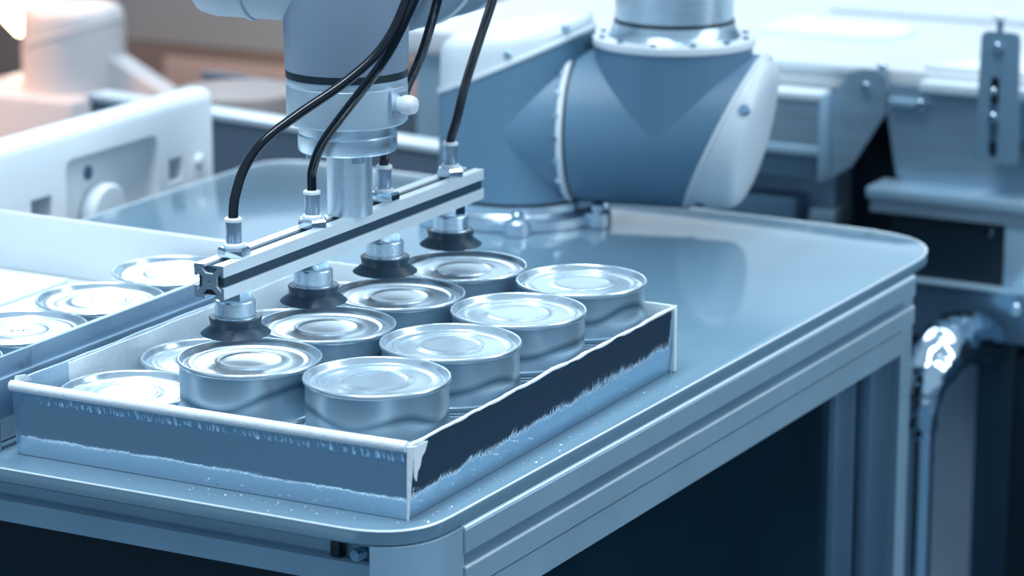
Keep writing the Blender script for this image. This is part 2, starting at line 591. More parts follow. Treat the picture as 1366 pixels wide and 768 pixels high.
# torn film at the near corner and the white board seams
g = G().prism([(0, 0.0), (0.0006, 0.0002), (0.0042, TH * 0.93), (0.0052, TH * 0.97), (0, TH * 0.97)], (0.0006, -0.0012, Z0), (0.7, 0.7, 0), UZ, (0.7, -0.7, 0), 0.0014)
g.build('corner_seam', CARD, tray, smooth=False)
rnd = random.Random(4)
poly = [(0.003, TH * 0.95), (0.0035, TH * 0.55), (0.006, TH * 0.48), (0.0075, TH * 0.6), (0.0105, TH * 0.66), (0.012, TH * 0.76), (0.016, TH * 0.82), (0.019, TH * 0.93)]
G().prism(poly, (0.0022, 0, Z0), (0, 1, 0), UZ, (1, 0, 0), 0.0006).build('torn_patch', CARD, tray, smooth=False, label='torn patch of bare white card')
G().box(0.0008, 0.0030, TB - 0.0012, TB + 0.002, Z0, TH + 0.0006, 0.0007).build('back_seam', CARD, tray)
wall('inner_flap', CARD, (-TA + 0.0022, 0.052, Z0), (-TA + 0.0022, TB - 0.004, Z0), (-1, 0, 0), TH - 0.001, 0.001, 0.0008, 15, tray, 40)
G().prism([(0, 0), (0.012, 0), (0.008, 0.004), (0.001, 0.0045)], (-TA - 0.0004, 0.001, TH - 0.001), (0.3, 1, 0), UZ, (-1, 0, 0), 0.0008).build('corner_tab', CARD, tray)

g = G()
rf = random.Random(21)


def fleck(x, y, z, r):
    vs = [g.bm.verts.new((x + rf.uniform(-r, r), y + rf.uniform(-r, r), z + (0.0001 if k < 3 else rf.uniform(0.3, 0.8) * r))) for k in range(4)]
    for t in ((0, 1, 2), (0, 1, 3), (1, 2, 3), (0, 2, 3)):
        g.bm.faces.new([vs[i] for i in t])


for k in range(150):
    t = rf.random()
    if k % 2:
        q = rf.gauss(0.68, 0.14)
        fleck(-TA * (1 - min(0.99, max(0.02, q))), -0.004 - abs(rf.gauss(0, 0.008)), 0.0, rf.choice((0.0004, 0.0006, 0.0011)))
    else:
        y = TB * min(0.98, max(0.01, rf.gauss(0.3, 0.3)))
        fleck(0.006 + abs(rf.gauss(0, 0.006)), y, 0.0, rf.choice((0.0004, 0.0007, 0.0012)))
fk = g.build('film_shreds', CARD, smooth=False)
tag(fk, 'tiny bright shreds of film scattered on the tabletop along the tray', 'film scraps')
fk['kind'] = 'stuff'

# ------------------------------------------------------------------ cans
CR, CH = 0.0425, 0.0322


def make_can(label, group, mark=False):
    t = thing('food_can', label, 'can', (0, 0, 0), group)
    body = [(0.0385, 0.0018), (0.0400, 0.0004), (0.0416, 0.0), (0.0424, 0.0006), (0.0424, 0.0024), (0.0413, 0.0030), (0.0411, 0.0036),
            (0.0411, 0.0286), (0.0414, 0.0292)]
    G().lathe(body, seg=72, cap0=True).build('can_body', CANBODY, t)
    lid = [(0.0411, 0.0290), (0.0423, 0.0294), (0.0425, 0.0302), (0.0425, 0.0314), (0.0421, 0.0320), (0.0414, 0.0322), (0.0408, 0.0319), (0.0404, 0.0312),
           (0.0398, 0.0287), (0.0393, 0.0281), (0.0384, 0.0278), (0.0376, 0.0280), (0.0370, 0.0286), (0.0362, 0.0292), (0.0352, 0.0294),
           (0.0335, 0.0293), (0.0322, 0.0289), (0.0312, 0.0288), (0.0300, 0.0290), (0.0240, 0.0291), (0.0205, 0.0292), (0.0196, 0.0295), (0.0188, 0.0298), (0.0178, 0.0298),
           (0.0166, 0.0295), (0.0158, 0.0294), (0.0100, 0.0294), (0.004, 0.0294), (0.0, 0.0294)]
    G().lathe(lid, seg=96).build('lid', LID, t, angle=60)
    if mark:
        g = G()
        for i in range(4):
            g.box(-0.0065 + i * 0.0034, -0.0042 + i * 0.0034, -0.0016 + 0.0009 * (i % 2), 0.0016, 0.0293, 0.02945)
        g.build('ink_mark', INK, t, smooth=False, label='small dark stamp mark')
    return t


def put(o, x, y, z, rz, label, group):
    o.location = (x, y, z)
    o.rotation_euler.z = rz
    o['label'], o['group'] = label, group
    return o


rng = random.Random(7)
first = make_can('', '')
used = [False]


def place(x, y, z, label, group):
    o = first if not used[0] else copy_tree(first)
    used[0] = True
    return put(o, x, y, z, rng.uniform(0, 6.28), label, group)


X1, X2, X3 = -0.0447, -0.1316, -0.2200
Y1 = (0.0444, 0.1308, 0.2176, 0.3048)
Y2 = (0.0460, 0.1321, 0.2195, 0.3045)
Y3 = (0.0490, 0.1345, 0.2200, 0.3045)
ZL, ZU = 0.0023, 0.0023 + CH + 0.0001
pos = ('nearest', 'second', 'third', 'farthest')
up_r = ('steel can at the near corner of the tray, whole lid in view, top layer', 'second top-layer can from the torn tray corner along the right wall',
        'third top-layer can from the torn tray corner along the right wall', 'farthest top-layer can along the right wall, at the back right tray corner')
up_m = ('top-layer steel can under the suction cup nearest the beam end face', 'top-layer steel can under the second suction cup from the near beam end',
        'top-layer steel can under the third suction cup, white glint on its lid', 'top-layer steel can under the farthest suction cup, dark oval on its lid')
lo_l = ('low steel can at the front left tray corner, seen over the white edge', 'low steel can by the left tray wall, second from the front',
        'low steel can by the left tray wall behind the second suction cup, mostly hidden', 'low steel can at the far left corner of the tray, hidden behind the suction cups')
lo_r = ('bottom-layer can under the top can at the torn tray corner', 'bottom-layer can under the second top can along the right wall', 'bottom-layer can under the third top can along the right wall',
        'bottom-layer can under the farthest top can along the right wall')
lo_m = ('bottom-layer can under the top can below the nearest suction cup', 'bottom-layer can under the top can below the second suction cup', 'bottom-layer can under the top can below the third suction cup',
        'bottom-layer can under the top can below the farthest suction cup')
for k in range(4):
    place(X1, Y1[k], ZU, up_r[k], 'top layer of cans in the tray')
    place(X2, Y2[k], ZU, up_m[k], 'top layer of cans in the tray')
    place(X3, Y3[k], ZL, lo_l[k], 'bottom layer of cans in the tray')
    place(X1 - 0.0010, Y1[k], ZL, lo_r[k], 'bottom layer of cans in the tray')
    place(X2, Y2[k], ZL, lo_m[k], 'bottom layer of cans in the tray')

# ------------------------------------------------------------------ feed tray with its row of cans, left
feed = thing('feed_tray', 'white feed tray beside the cardboard tray, with a steel guide rail', 'tray', (-0.45, 0.15, 0.0004))
G().box(-0.60, -0.290, -0.022, 0.330, 0.0004, 0.0165, 0.001).build('tray_floor', BRIGHT, feed)
g = G().box(-0.60, -0.272, 0.3145, 0.3185, 0.0165, 0.0595, 0.0015, rz=R(-2.0), piv=(-0.33, 0.3165, 0))
g.build('end_wall', WHITE, feed)


def rail_mat():
    m = mat('scuffed_steel_sheet', (0.30, 0.44, 0.57), 0.55, 0.36, 0.08, 120, 0.08, 20)
    nt = m.node_tree
    b = nt.nodes['Principled BSDF']
    mp = [n for n in nt.nodes if n.type == 'MAPPING'][0]
    n = nt.nodes.new('ShaderNodeTexNoise')
    n.inputs['Scale'].default_value = 34
    n.inputs['Detail'].default_value = 6
    nt.links.new(mp.outputs[0], n.inputs['Vector'])
    r = nt.nodes.new('ShaderNodeValToRGB')
    r.color_ramp.elements[0].position = 0.60
    r.color_ramp.elements[0].color = (0, 0, 0, 1)
    r.color_ramp.elements[1].position = 0.72
    r.color_ramp.elements[1].color = (0.7, 0.7, 0.7, 1)
    nt.links.new(n.outputs['Fac'], r.inputs['Fac'])
    mx = nt.nodes.new('ShaderNodeMix')
    mx.data_type = 'RGBA'
    mx.inputs[7].default_value = (0.10, 0.17, 0.25, 1)
    nt.links.new(r.outputs['Color'], mx.inputs[0])
    nt.links.new(b.inputs['Base Color'].links[0].from_socket, mx.inputs[6])
    nt.links.new(mx.outputs[2], b.inputs['Base Color'])
    return m


SCUFF = rail_mat()
g = G().box(-0.2855, -0.2825, -0.022, 0.34, 0.020, 0.0560, 0.0006)
gr = g.build('guide_rail', SCUFF, feed, label='scuffed steel guide rail between the two trays')
g = G().box(-0.2825, -0.2790, -0.022, 0.34, 0.0195, 0.0440, 0.0006)
g.build('rail_backing', SCUFF, gr)
G().box(-0.2890, -0.2855, 0.075, 0.34, 0.0535, 0.0550, 0.0004).build('rail_flange', ALU, gr)
for yy in (-0.02, 0.28):
    G().box(-0.289, -0.2795, yy, yy + 0.02, 0.0004, 0.021).build('rail_foot', STEEL, gr)
sc = make_can('', '', True)
side = (('side can nearest the front of the feed tray, cut off by the left edge', -0.3345, 0.007), ('second can from the front in the feed tray, left of the guide rail', -0.3335, 0.093),
        ('third can from the front in the feed tray, whole lid with dark stamp in view', -0.3335, 0.178), ('farthest can in the feed tray, against the white end wall', -0.3345, 0.2645))
for k, (lb, x, y) in enumerate(side):
    put(sc if k == 0 else copy_tree(sc), x, y, 0.0168, R(28) + 0.2 * k, lb, 'single row of cans in the feed tray')
for o in [sc]:
    pass
sh = G().box(-0.575, -0.455, 0.16, 0.3075, 0.0167, 0.0195, 0.0008).build('divider_sheet', BRIGHT)
tag(sh, 'bright white plastic sheet lying in the feed tray behind the cans', 'sheet')

# ------------------------------------------------------------------ vacuum gripper
BX, BZ0, BZ1, BY0, BY1 = -0.150, 0.102, 0.122, 0.0334, 0.3485
grip = thing('vacuum_gripper', 'aluminium beam gripper with four black suction cups and air hoses over the cans', 'gripper', (BX, 0.19, BZ1))
q = [(-10, 10), (-3.1, 10), (-3.1, 8.5), (-5.6, 8.5), (-5.6, 7.7), (-2.5, 4.6), (2.5, 4.6), (5.6, 7.7), (5.6, 8.5), (3.1, 8.5), (3.1, 10)]
prof = []
for k in range(4):
    a = -k * PI / 2
    prof += [((u * math.cos(a) - v * math.sin(a)) / 1000, (u * math.sin(a) + v * math.cos(a)) / 1000) for u, v in q]
hole = [(0.0017 * math.cos(a), 0.0017 * math.sin(a)) for a in [PI / 4 + PI / 2 * k for k in range(4)]]
beam = G().prism(prof, (BX, BY0, (BZ0 + BZ1) / 2), (1, 0, 0), UZ, (0, 1, 0), BY1 - BY0, [hole]).build('beam', ALU, grip, smooth=False)
G().box(BX + 0.0066, BX + 0.0088, BY0 + 0.002, BY1 - 0.001, 0.1090, 0.1150).build('slot_strip', NAVY, beam, smooth=False, label='dark strip filling the side slot')
G().prism(prof, (BX, BY0 - 0.0004, (BZ0 + BZ1) / 2), (1, 0, 0), UZ, (0, 1, 0), 0.0004, [hole]).build('cut_end', BARREL, beam, smooth=False, label='bare grey saw-cut end of the beam')
for a_ in (PI / 2, PI, -PI / 2, 0.0):
    sh_ = [(-5.4, 8.4), (-5.4, 7.75), (-2.45, 4.7), (2.45, 4.7), (5.4, 7.75), (5.4, 8.4)] if a_ != PI / 2 else [(-5.4, 8.4), (-5.4, 7.75), (-2.45, 4.7), (2.45, 4.7), (5.4, 7.75), (5.4, 8.4)]
    pp = [((u * math.sin(a_) + v * math.cos(a_)) / 1000, (-u * math.cos(a_) + v * math.sin(a_)) / 1000) for u, v in sh_]
    G().prism(pp, (BX, BY0 + 0.0025, (BZ0 + BZ1) / 2), (1, 0, 0), UZ, (0, 1, 0), BY1 - BY0 - 0.004).build('slot_filler', NAVY if a_ == PI / 2 else BLACK, beam, smooth=False, label='dark filler strip in a beam slot')
FYS = (0.060, 0.147, 0.234, 0.3205)


def hexpoly(r, n=6):
    return [(r * math.cos(2 * PI * k / n), r * math.sin(2 * PI * k / n)) for k in range(n)]


def make_fitting(y, rot):
    x = BX
    g = G().lathe([(0.0044, 0.1265), (0.0044, 0.1295), (0.0046, 0.1297), (0.0046, 0.1308), (0.0048, 0.1312), (0.0048, 0.1420), (0.0044, 0.1424)], (x, y, 0), seg=32, cap0=True, cap1=True)
    f = g.build('push_fitting', BARREL, grip)
    # hexagon nut with chamfered top
    g = G()
    hexr = [(0.0097, 0.1222), (0.0097, 0.1259), (0.0087, 0.1275), (0.0062, 0.1277)]
    rows = []
    for k, (rr, z) in enumerate(hexr):
        rows.append([Vector((x + rr * (1 if k < 2 else 0.97) * math.cos(rot + 2 * PI * i / 6), y + rr * math.sin(rot + 2 * PI * i / 6), z)) for i in range(6)])
    vs = g.rings(rows)
    g.bm.faces.new(vs[0])
    g.bm.faces.new(vs[-1])
    g.build('nut', CHROME, f, smooth=False)
    G().lathe([(0.0045, 0.1274), (0.0063, 0.1276), (0.0063, 0.1288), (0.0054, 0.1297), (0.0045, 0.1298)], (x, y, 0), seg=32).build('washer', BRIGHT, f)
    g = G().lathe([(0.0030, 0.1424), (0.0052, 0.1424), (0.0054, 0.1432), (0.0052, 0.1442), (0.0044, 0.1447), (0.0031, 0.1447), (0.0030, 0.1424)], (x, y, 0), seg=32)
    g.build('release_ring', BRIGHT, f)
    return f


def make_cup(y):
    x = BX
    z0 = 0.0752
    g = G().lathe([(0.0185, z0 + 0.0006), (0.0205, z0), (0.0208, z0 + 0.0004), (0.0200, z0 + 0.0011), (0.0152, z0 + 0.0046), (0.0149, z0 + 0.0051), (0.0150, z0 + 0.0056), (0.0156, z0 + 0.0092),
                   (0.0157, z0 + 0.0100), (0.0152, z0 + 0.0104), (0.0130, z0 + 0.0102), (0.0, z0 + 0.0100)], (x, y, 0), seg=48)
    c = g.build('suction_cup', RUBBER, grip, angle=40)
    g = G().lathe([(0.0128, z0 + 0.0098), (0.0128, z0 + 0.0104), (0.0120, z0 + 0.0108), (0.0120, z0 + 0.0198), (0.0113, z0 + 0.0205), (0.0085, z0 + 0.0206)], (x, y, 0), seg=40, cap0=True, cap1=True)
    g.build('collar', TURNED, c)
    g = G()
    g.prism(hexpoly(0.0098), (x, y, z0 + 0.0205), (math.cos(0.35), math.sin(0.35), 0), (-math.sin(0.35), math.cos(0.35), 0), UZ, 0.0066)
    g.build('stem', CHROME, c, smooth=False)
    return c


for k, y in enumerate(FYS):
    make_fitting(y, 0.55 + 0.5 * k)
    make_cup(y)
HP = [[(-0.150, 0.060, 0.1400), (-0.1500, 0.060, 0.1460), (-0.1497, 0.0620, 0.1566), (-0.148, 0.07, 0.1724), (-0.1406, 0.08, 0.1874), (-0.1262, 0.097, 0.2023), (-0.1112, 0.115, 0.2158),
       (-0.0969, 0.130, 0.2312), (-0.0887, 0.140, 0.246), (-0.0829, 0.148, 0.2653), (-0.0776, 0.155, 0.2868), (-0.07, 0.20, 0.36), (-0.08, 0.23, 0.46)],
      [(-0.150, 0.147, 0.1400), (-0.1500, 0.147, 0.1460), (-0.1491, 0.1465, 0.1567), (-0.1418, 0.145, 0.1728), (-0.1282, 0.144, 0.1903), (-0.112, 0.142, 0.2084), (-0.0973, 0.142, 0.2267),
       (-0.0876, 0.145, 0.244), (-0.079, 0.150, 0.2653), (-0.0717, 0.157, 0.2868), (-0.063, 0.20, 0.36), (-0.07, 0.235, 0.46)],
      [(-0.150, 0.234, 0.1400), (-0.1500, 0.234, 0.1470), (-0.1505, 0.240, 0.1617), (-0.1455, 0.244, 0.1770), (-0.1345, 0.238, 0.1961), (-0.1205, 0.230, 0.2164), (-0.1080, 0.222, 0.2400),
       (-0.1000, 0.217, 0.2580), (-0.0930, 0.215, 0.2823), (-0.078, 0.222, 0.35), (-0.075, 0.25, 0.46)],
      [(-0.150, 0.3205, 0.1400), (-0.1496, 0.3205, 0.1465), (-0.1448, 0.3205, 0.1605), (-0.1374, 0.318, 0.183), (-0.1251, 0.31, 0.2074), (-0.113, 0.302, 0.2299), (-0.1034, 0.2937, 0.2456),
       (-0.0865, 0.277, 0.2728), (-0.072, 0.265, 0.33), (-0.07, 0.27, 0.46)]]
for pts in HP:
    G().tube(pts, 0.0030, 14, 7).build('hose', HOSE, grip)
G().lathe([(0.0, BZ1 - 0.0005), (0.0138, BZ1 - 0.0005), (0.0142, BZ1), (0.0142, 0.1622)], (BX + 0.001, 0.190, 0), seg=48).build('mounting_post', TURNED, grip)

# ------------------------------------------------------------------ robot arm
NV = Vector((0.981, 0.193, 0)).normalized()
SO = Vector((-0.313, 0.725, 0))
TO = SO + NV * 0.130
RR = 0.0635
robot = thing('robot_arm', 'blue-grey robot arm with pale caps, base on the table and wrist above the cans', 'robot arm', (SO.x, SO.y, 0))


def joint(g, O, a, e1, R0, t0, tm, k, seg=64):
    """cylinder from t0 to an oblique end tm + k cos(angle from e1)"""
    a, e1 = Vector(a).normalized(), Vector(e1).normalized()
    e2 = a.cross(e1)
    rows = []
    for f_ in (0, 0.5, 1):
        row = []
        for i in range(seg):
            th = 2 * PI * i / seg
            te = tm + k * math.cos(th)
            row.append(O + a * (t0 + (te - t0) * f_) + (e1 * math.cos(th) + e2 * math.sin(th)) * R0)
        rows.append(row)
    vs = g.rings(rows)
    g.bm.faces.new(vs[0])
    g.bm.faces.new(vs[-1])


def joint_cap(O, a, e1, R0, tm, k, te, k2, seg=64):
    a, e1 = Vector(a).normalized(), Vector(e1).normalized()
    e2 = a.cross(e1)
    spec = [(0, 0.0, R0 - 0.002), (0, 0.0006, R0 + 0.0010), (0, 0.0034, R0 + 0.0010), (0, 0.0040, R0 - 0.0010)]
    spec += [(0.5, 0.002, R0 - 0.0014), (1, -0.004, R0 - 0.0024), (1, 0.0, R0 - 0.0042), (1, 0.0030, R0 - 0.0080), (1, 0.0052, R0 - 0.0150), (1, 0.0070, R0 - 0.028), (1, 0.0078, R0 - 0.045), (1, 0.008, 0.0005)]
    g = G()
    rows = []
    for s_, dz, r in spec:
        row = []
        for i in range(seg):
            th = 2 * PI * i / seg
            f_ = r / R0
            ta = tm + k * math.cos(th)
            tb = te + k2 * math.cos(th) * f_
            row.append(O + a * (ta * (1 - s_) + tb * s_ + dz) + (e1 * math.cos(th) + e2 * math.sin(th)) * r)
        rows.append(row)
    vs = g.rings(rows)
    g.bm.faces.new(vs[-1])
    return g


AZ = 0.0775
# base flange with bolt lugs
g = G().lathe([(0.071, 0.0003), (0.0745, 0.001), (0.0745, 0.0085), (0.073, 0.0095), (0.0655, 0.0105), (0.0640, 0.0125), (0.0640, 0.0185)], SO, seg=64, cap0=True, cap1=True)
base = g.build('base', TURNED, robot)
for ang in (-8, -62, -120, 60, 120, 180):
    d = Vector((math.cos(R(ang)), math.sin(R(ang)), 0))
    p = SO + d * 0.080
    G().cyl(p, UZ, 0.011, 0.0125, 24, 0.001).build('lug', TURNED, base)
    G().cyl(p + UZ * 0.0125, UZ, 0.0055, 0.006, 18, 0.0008).build('bolt', CHROME, base)
G().lathe([(0.0625, 0.0180), (0.0625, 0.0215)], SO, seg=64, cap0=True, cap1=True).build('base_seal', BLACK, robot)
g = G()
joint(g, SO, UZ, NV, RR, 0.0212, 0.1265, 0.0285)
g.lathe([(RR - 0.0005, 0.0), (RR - 0.0005, 0.0505)], SO + UZ * AZ, NV, 64, True, True)
g.build('shoulder', ROBOT, robot)
cap = joint_cap(SO, UZ, NV, RR, 0.1265, 0.0285, 0.152, 0.013).build('shoulder_cap', WHITE, robot)
for th in (35, -35, -80):
    d = Matrix.Rotation(R(th), 3, 'Z') @ NV
    G().cyl(SO + d * (RR - 0.005) + UZ * (0.136 + 0.0285 * math.cos(R(th))), d, 0.0035, 0.005, 14, 0.0006).build('cap_screw', STEEL, cap)
g = G().lathe([(0.060, 0.0505), (0.0655, 0.0508), (0.0660, 0.0520), (0.0660, 0.0540), (0.0650, 0.0550), (0.060, 0.0552)], SO + UZ * AZ, NV, 64)
ring = g.build('joint_ring', BRIGHT, robot)
for k in range(10):
    th = R(100 + k * 16)
    d = UZ * math.cos(th - PI / 2) + NV.cross(UZ) * math.sin(th - PI / 2)
    G().cyl(SO + UZ * AZ + NV * 0.0505 + d * 0.0655, d, 0.0022, 0.0015, 10).build('ring_bolt', CHROME, ring)
G().lathe([(0.0612, 0.0545), (0.0612, 0.0578)], SO + UZ * AZ, NV, 64, True, True).build('joint_seal', BLACK, robot)
g = G()
HO = SO + UZ * AZ
joint(g, HO, NV, UZ, RR - 0.0008, 0.0572, 0.1715, 0.0295)
g.lathe([(RR - 0.0010, AZ), (RR - 0.0010, 0.1465)], TO, seg=64, cap0=True, cap1=True)
g.build('upper_arm_joint', ROBOT, robot)
cap = joint_cap(HO, NV, UZ, RR - 0.0008, 0.1715, 0.0295, 0.196, 0.013).build('upper_arm_cap', WHITE, robot)
ECV = NV.cross(UZ)                                             # towards the viewer
for th, tt in ((62, 0.197), (150, 0.168), (-60, 0.19)):
    d = UZ * math.cos(R(th)) + ECV * math.sin(R(th))
    G().cyl(HO + NV * (0.1755 + 0.0295 * math.cos(R(th)) + 0.010) + d * (RR - 0.006), d, 0.0042, 0.0052, 16, 0.0006).build('cap_screw', STEELD, cap)
g = G().lathe([(0.0600, 0.1460), (0.0640, 0.1462), (0.0648, 0.1472), (0.0648, 0.1515), (0.0636, 0.1528), (0.0560, 0.1530)], TO, seg=64, cap0=True, cap1=True)
flg = g.build('arm_flange', BRIGHT, robot)
for k in range(12):
    th = 2 * PI * (k + 0.3) / 12
    G().cyl(TO + Vector((math.cos(th) * 0.0585, math.sin(th) * 0.0585, 0.1525)), UZ, 0.0026, 0.0022, 12).build('bolt', STEELD, flg)
G().lathe([(0.0530, 0.1528), (0.0520, 0.1535), (0.0490, 0.1600), (0.0485, 0.1645)], TO, seg=64, cap0=True, cap1=True).build('tube_collar', TURNED, robot)
G().lathe([(0.0455, 0.1640), (0.0478, 0.1645), (0.0478, 0.1672), (0.0455, 0.1675)], TO, seg=64).build('tube_seal', BLACK, robot)
G().lathe([(0.0468, 0.1670), (0.0468, 0.62)], TO, seg=64, cap0=True, cap1=True).build('upper_arm_tube', TURNED, robot)
# elbow and forearm above the frame, down to the wrist
EL = Vector((TO.x, TO.y, 0.66))
WD = Vector((-0.062, 0.998, 0)).normalized()                   # wrist one axis
W1 = Vector((BX, 0.190, 0.2735)) + WD * 0.125
G().lathe([(0.052, -0.08), (0.055, -0.075), (0.055, 0.075), (0.052, 0.08)], EL, NV, 48, True, True).build('elbow', ROBOT, robot)
WT = Vector((W1.x, W1.y, 0.66))
g = G()
g.lathe([(0.040, 0.0), (0.040, (WT - EL).length)], EL, WT - EL, 40, True, True)
g.build('forearm', TURNED, robot)
G().lathe([(0.046, 0.0), (0.046, 0.35), (0.05, 0.40), (0.05, 0.44), (0.045, 0.45)], W1 - UZ * 0.0, UZ, 40, True, True).build('forearm_link', ROBOT, robot)
g = G().lathe([(0.0460, -0.105), (0.0470, -0.10), (0.0470, 0.011)], W1, WD, 48, True, True)
g.build('wrist_joint', WRIST, robot)
G().lathe([(0.0468, -0.036), (0.0482, -0.035), (0.0482, -0.031), (0.0468, -0.030)], W1, WD, 48).build('wrist_ring', BRIGHT, robot)
G().lathe([(0.0462, 0.010), (0.0462, 0.015)], W1, WD, 48, True, True).build('wrist_seal', BLACK, robot)
G().lathe([(0.0475, 0.0135), (0.0475, 0.034), (0.045, 0.044), (0.036, 0.051), (0.0, 0.053)], W1, WD, 48, True).build('wrist_cap', WHITE, robot)
WC = Vector((BX, 0.190, 0.0))
W2 = Vector((BX, 0.190, 0.2790))
g = G().lathe([(0.0372, 0.0), (0.0372, 0.0575)], W2, -NV, 48, True, True)
g.build('wrist_elbow', COVER, robot)
G().lathe([(0.0375, 0.0565), (0.0385, 0.0575), (0.0385, 0.0595), (0.0375, 0.0605)], W2, -NV, 48, True, True).build('wrist_elbow_ring', COVER, robot)
G().lathe([(0.0368, 0.060), (0.0366, 0.083), (0.0345, 0.091), (0.028, 0.096), (0.014, 0.098), (0, 0.098)], W2, -NV, 48, True).build('wrist_elbow_cap', COVER, robot)
G().lathe([(0.0375, 0.2130), (0.0382, 0.2150), (0.0392, 0.2900), (0.036, 0.318), (0.02, 0.325), (0, 0.326)], WC, seg=64, cap0=True).build('wrist_body', WRIST, robot)
G().lathe([(0.0378, 0.2090), (0.0378, 0.2136)], WC, seg=64, cap0=True, cap1=True).build('wrist_band', BLACK, robot)
g = G().lathe([(0.0325, 0.1800), (0.0360, 0.1802), (0.0374, 0.1815), (0.0376, 0.1830), (0.0377, 0.2040), (0.0372, 0.2044), (0.0374, 0.2048), (0.0372, 0.2090)], WC, seg=72, cap0=True, cap1=True)
cov = g.build('wrist_cover', ALU, robot)
cov.data.materials[0] = mat('pearl_grey_metal', (0.52, 0.66, 0.77), 0.5, 0.34, 0.03, 300, 0.03)
G().lathe([(0.0298, 0.1728), (0.0302, 0.1745), (0.0302, 0.1802)], WC, seg=64, cap0=True, cap1=True).build('tool_neck', TURNED, robot)
tf = G().lathe([(0.0285, 0.1622), (0.0302, 0.1628), (0.0308, 0.1640), (0.0308, 0.1728), (0.0302, 0.1736), (0.0280, 0.1738)], WC, seg=72, cap0=True, cap1=True).build('tool_flange', TURNED, robot)
VT = Vector((0.467, -0.884, 0))                                # towards the viewer
RT = Vector((0.884, 0.467, 0))
for a_ in (18, -70, 120, 200):
    d = VT * math.cos(R(a_)) + RT * math.sin(R(a_))
    b_ = G().cyl(WC + d * 0.0225 + UZ * 0.1578, UZ, 0.0042, 0.0046, 20, 0.0005).build('flange_bolt', STEEL, tf)
# plug with its recess at the right of the cover
d = (VT * 0.52 + RT * 0.86).normalized()
s_ = UZ.cross(d)
rc = G()
rc.prism([(-0.0085, -0.0075), (0.009, -0.0085), (0.009, 0.0065), (-0.0085, 0.0075)], WC + UZ * 0.1945 + d * 0.0345, s_, UZ, d, 0.0042)
rc.build('plug_seat', TURNED, cov, smooth=False)
G().lathe([(0.0046, 0.0), (0.0046, 0.0035), (0.0056, 0.0042), (0.0060, 0.0060), (0.0060, 0.0095), (0.0050, 0.0122), (0.003, 0.0134), (0, 0.0137)], WC + UZ * 0.1945 + d * 0.0375, d, 32, True).build('connector_plug', WHITE, cov)
for a_, z, rr_ in ((48, 0.2012, 0.03772), (72, 0.1700, 0.03085)):
    d = VT * math.cos(R(a_)) + RT * math.sin(R(a_))
    s_ = UZ.cross(d)
    o_ = WC + d * (rr_ - 0.0003) + UZ * z
    g = G()
    g.prism([(-0.0012, 0.0018), (-0.0006, 0.0018), (0.0008, 0.0), (-0.0006, -0.0018), (-0.0012, -0.0018), (0.0, 0.0)], o_, s_, UZ, d, 0.0004)
    g.build('alignment_mark', BLACK, cov if z > 0.18 else tf, smooth=False)

# ------------------------------------------------------------------ packing machine, right background
mach = thing('packing_machine', 'white-topped steel packing machine behind the table at right', 'machine', (0.2, 1.6, FZ))
YB = 1.2
bed = G().box(-0.70, 1.6, YB, 2.7, 0.035, 0.0600, 0.004).build('bed', BED, mach)
G().box(-0.69, -0.23, YB + 0.02, 2.65, -0.80, 0.035).build('bed_skirt', RAIL, mach)
G().box(-0.23, 1.6, YB + 0.10, 2.65, -0.80, 0.035).build('bed_body', NAVY, mach)
# low belt plate with rounded end and the long guide bars on the bed
pl = [(0, 0), (0.11, 0), (0.135, 0.012), (0.145, 0.04), (0.135, 0.09), (0.11, 0.10), (0, 0.10)]
G().prism(pl, (-0.36, 1.33, 0.060), (1, 0, 0), (0, 1, 0), UZ, 0.006).build('belt_plate', BRIGHT, mach)
G().box(-0.352, 1.2, 1.50, 1.512, 0.0605, 0.0715, 0.002).build('guide_bar', BRIGHT, mach)
G().box(-0.345, 1.2, 1.512, 1.53, 0.060, 0.0640).build('guide_shadow_strip', STEELD, mach)  # dark strip put in as the shadow of the guide bar
G().box(-0.20, 1.2, 1.72, 1.735, 0.0605, 0.075, 0.002).build('guide_bar', STEEL, mach)
G().prism([(0, 0), (0.20, 0), (0.20, 0.20), (0.10, 0.16)], (-0.140, YB + 0.008, 0.0605), (1, 0, 0), (0, 1, 0), UZ, 0.004).build('white_guard', BRIGHT, mach, smooth=False)
# left channel
g = G()
g.box(-0.60, -0.2055, YB - 0.004, YB, 0.0525, 0.0605, 0.001)
G_ = g.build('channel_lip', LIP, mach)
ch = G().box(-0.60, -0.2270, YB - 0.030, YB - 0.002, 0.0290, 0.0365, 0.001).build('channel_flange', LIP, mach)
G().box(-0.60, -0.2272, YB - 0.028, YB - 0.006, -0.0150, 0.0290).build('channel_face', STEEL, mach)
G().box(-0.60, -0.2270, YB - 0.030, YB - 0.004, -0.0240, -0.0150, 0.001).build('channel_flange', RAIL, mach)
G().box(-0.60, -0.2270, YB - 0.027, YB - 0.006, -0.0460, -0.0240).build('channel_face', STEELD, mach)
G().box(-0.2275, -0.2235, YB - 0.032, YB - 0.002, -0.0475, 0.0350, 0.0008).build('channel_end', RAIL, mach)
g = G().prism([(-0.2230, 0.0320), (-0.2050, 0.0560), (-0.1930, 0.0600), (-0.1800, 0.0600), (-0.1715, 0.0560), (-0.1680, 0.0480), (-0.1690, 0.0200), (-0.2010, -0.0330), (-0.2230, -0.0480)], (0, YB - 0.012, 0), (1, 0, 0), UZ, (0, 1, 0), 0.005)
br = g.build('end_bracket', STEEL, mach)
G().cyl((-0.1885, YB - 0.013, 0.0435), (0, -1, 0), 0.0042, 0.004, 20, 0.0006).build('bolt', CHROME, br)
G().cyl((-0.176, YB - 0.005, 0.0600), UZ, 0.005, 0.006, 16, 0.0008).build('knob', CHROME, br)
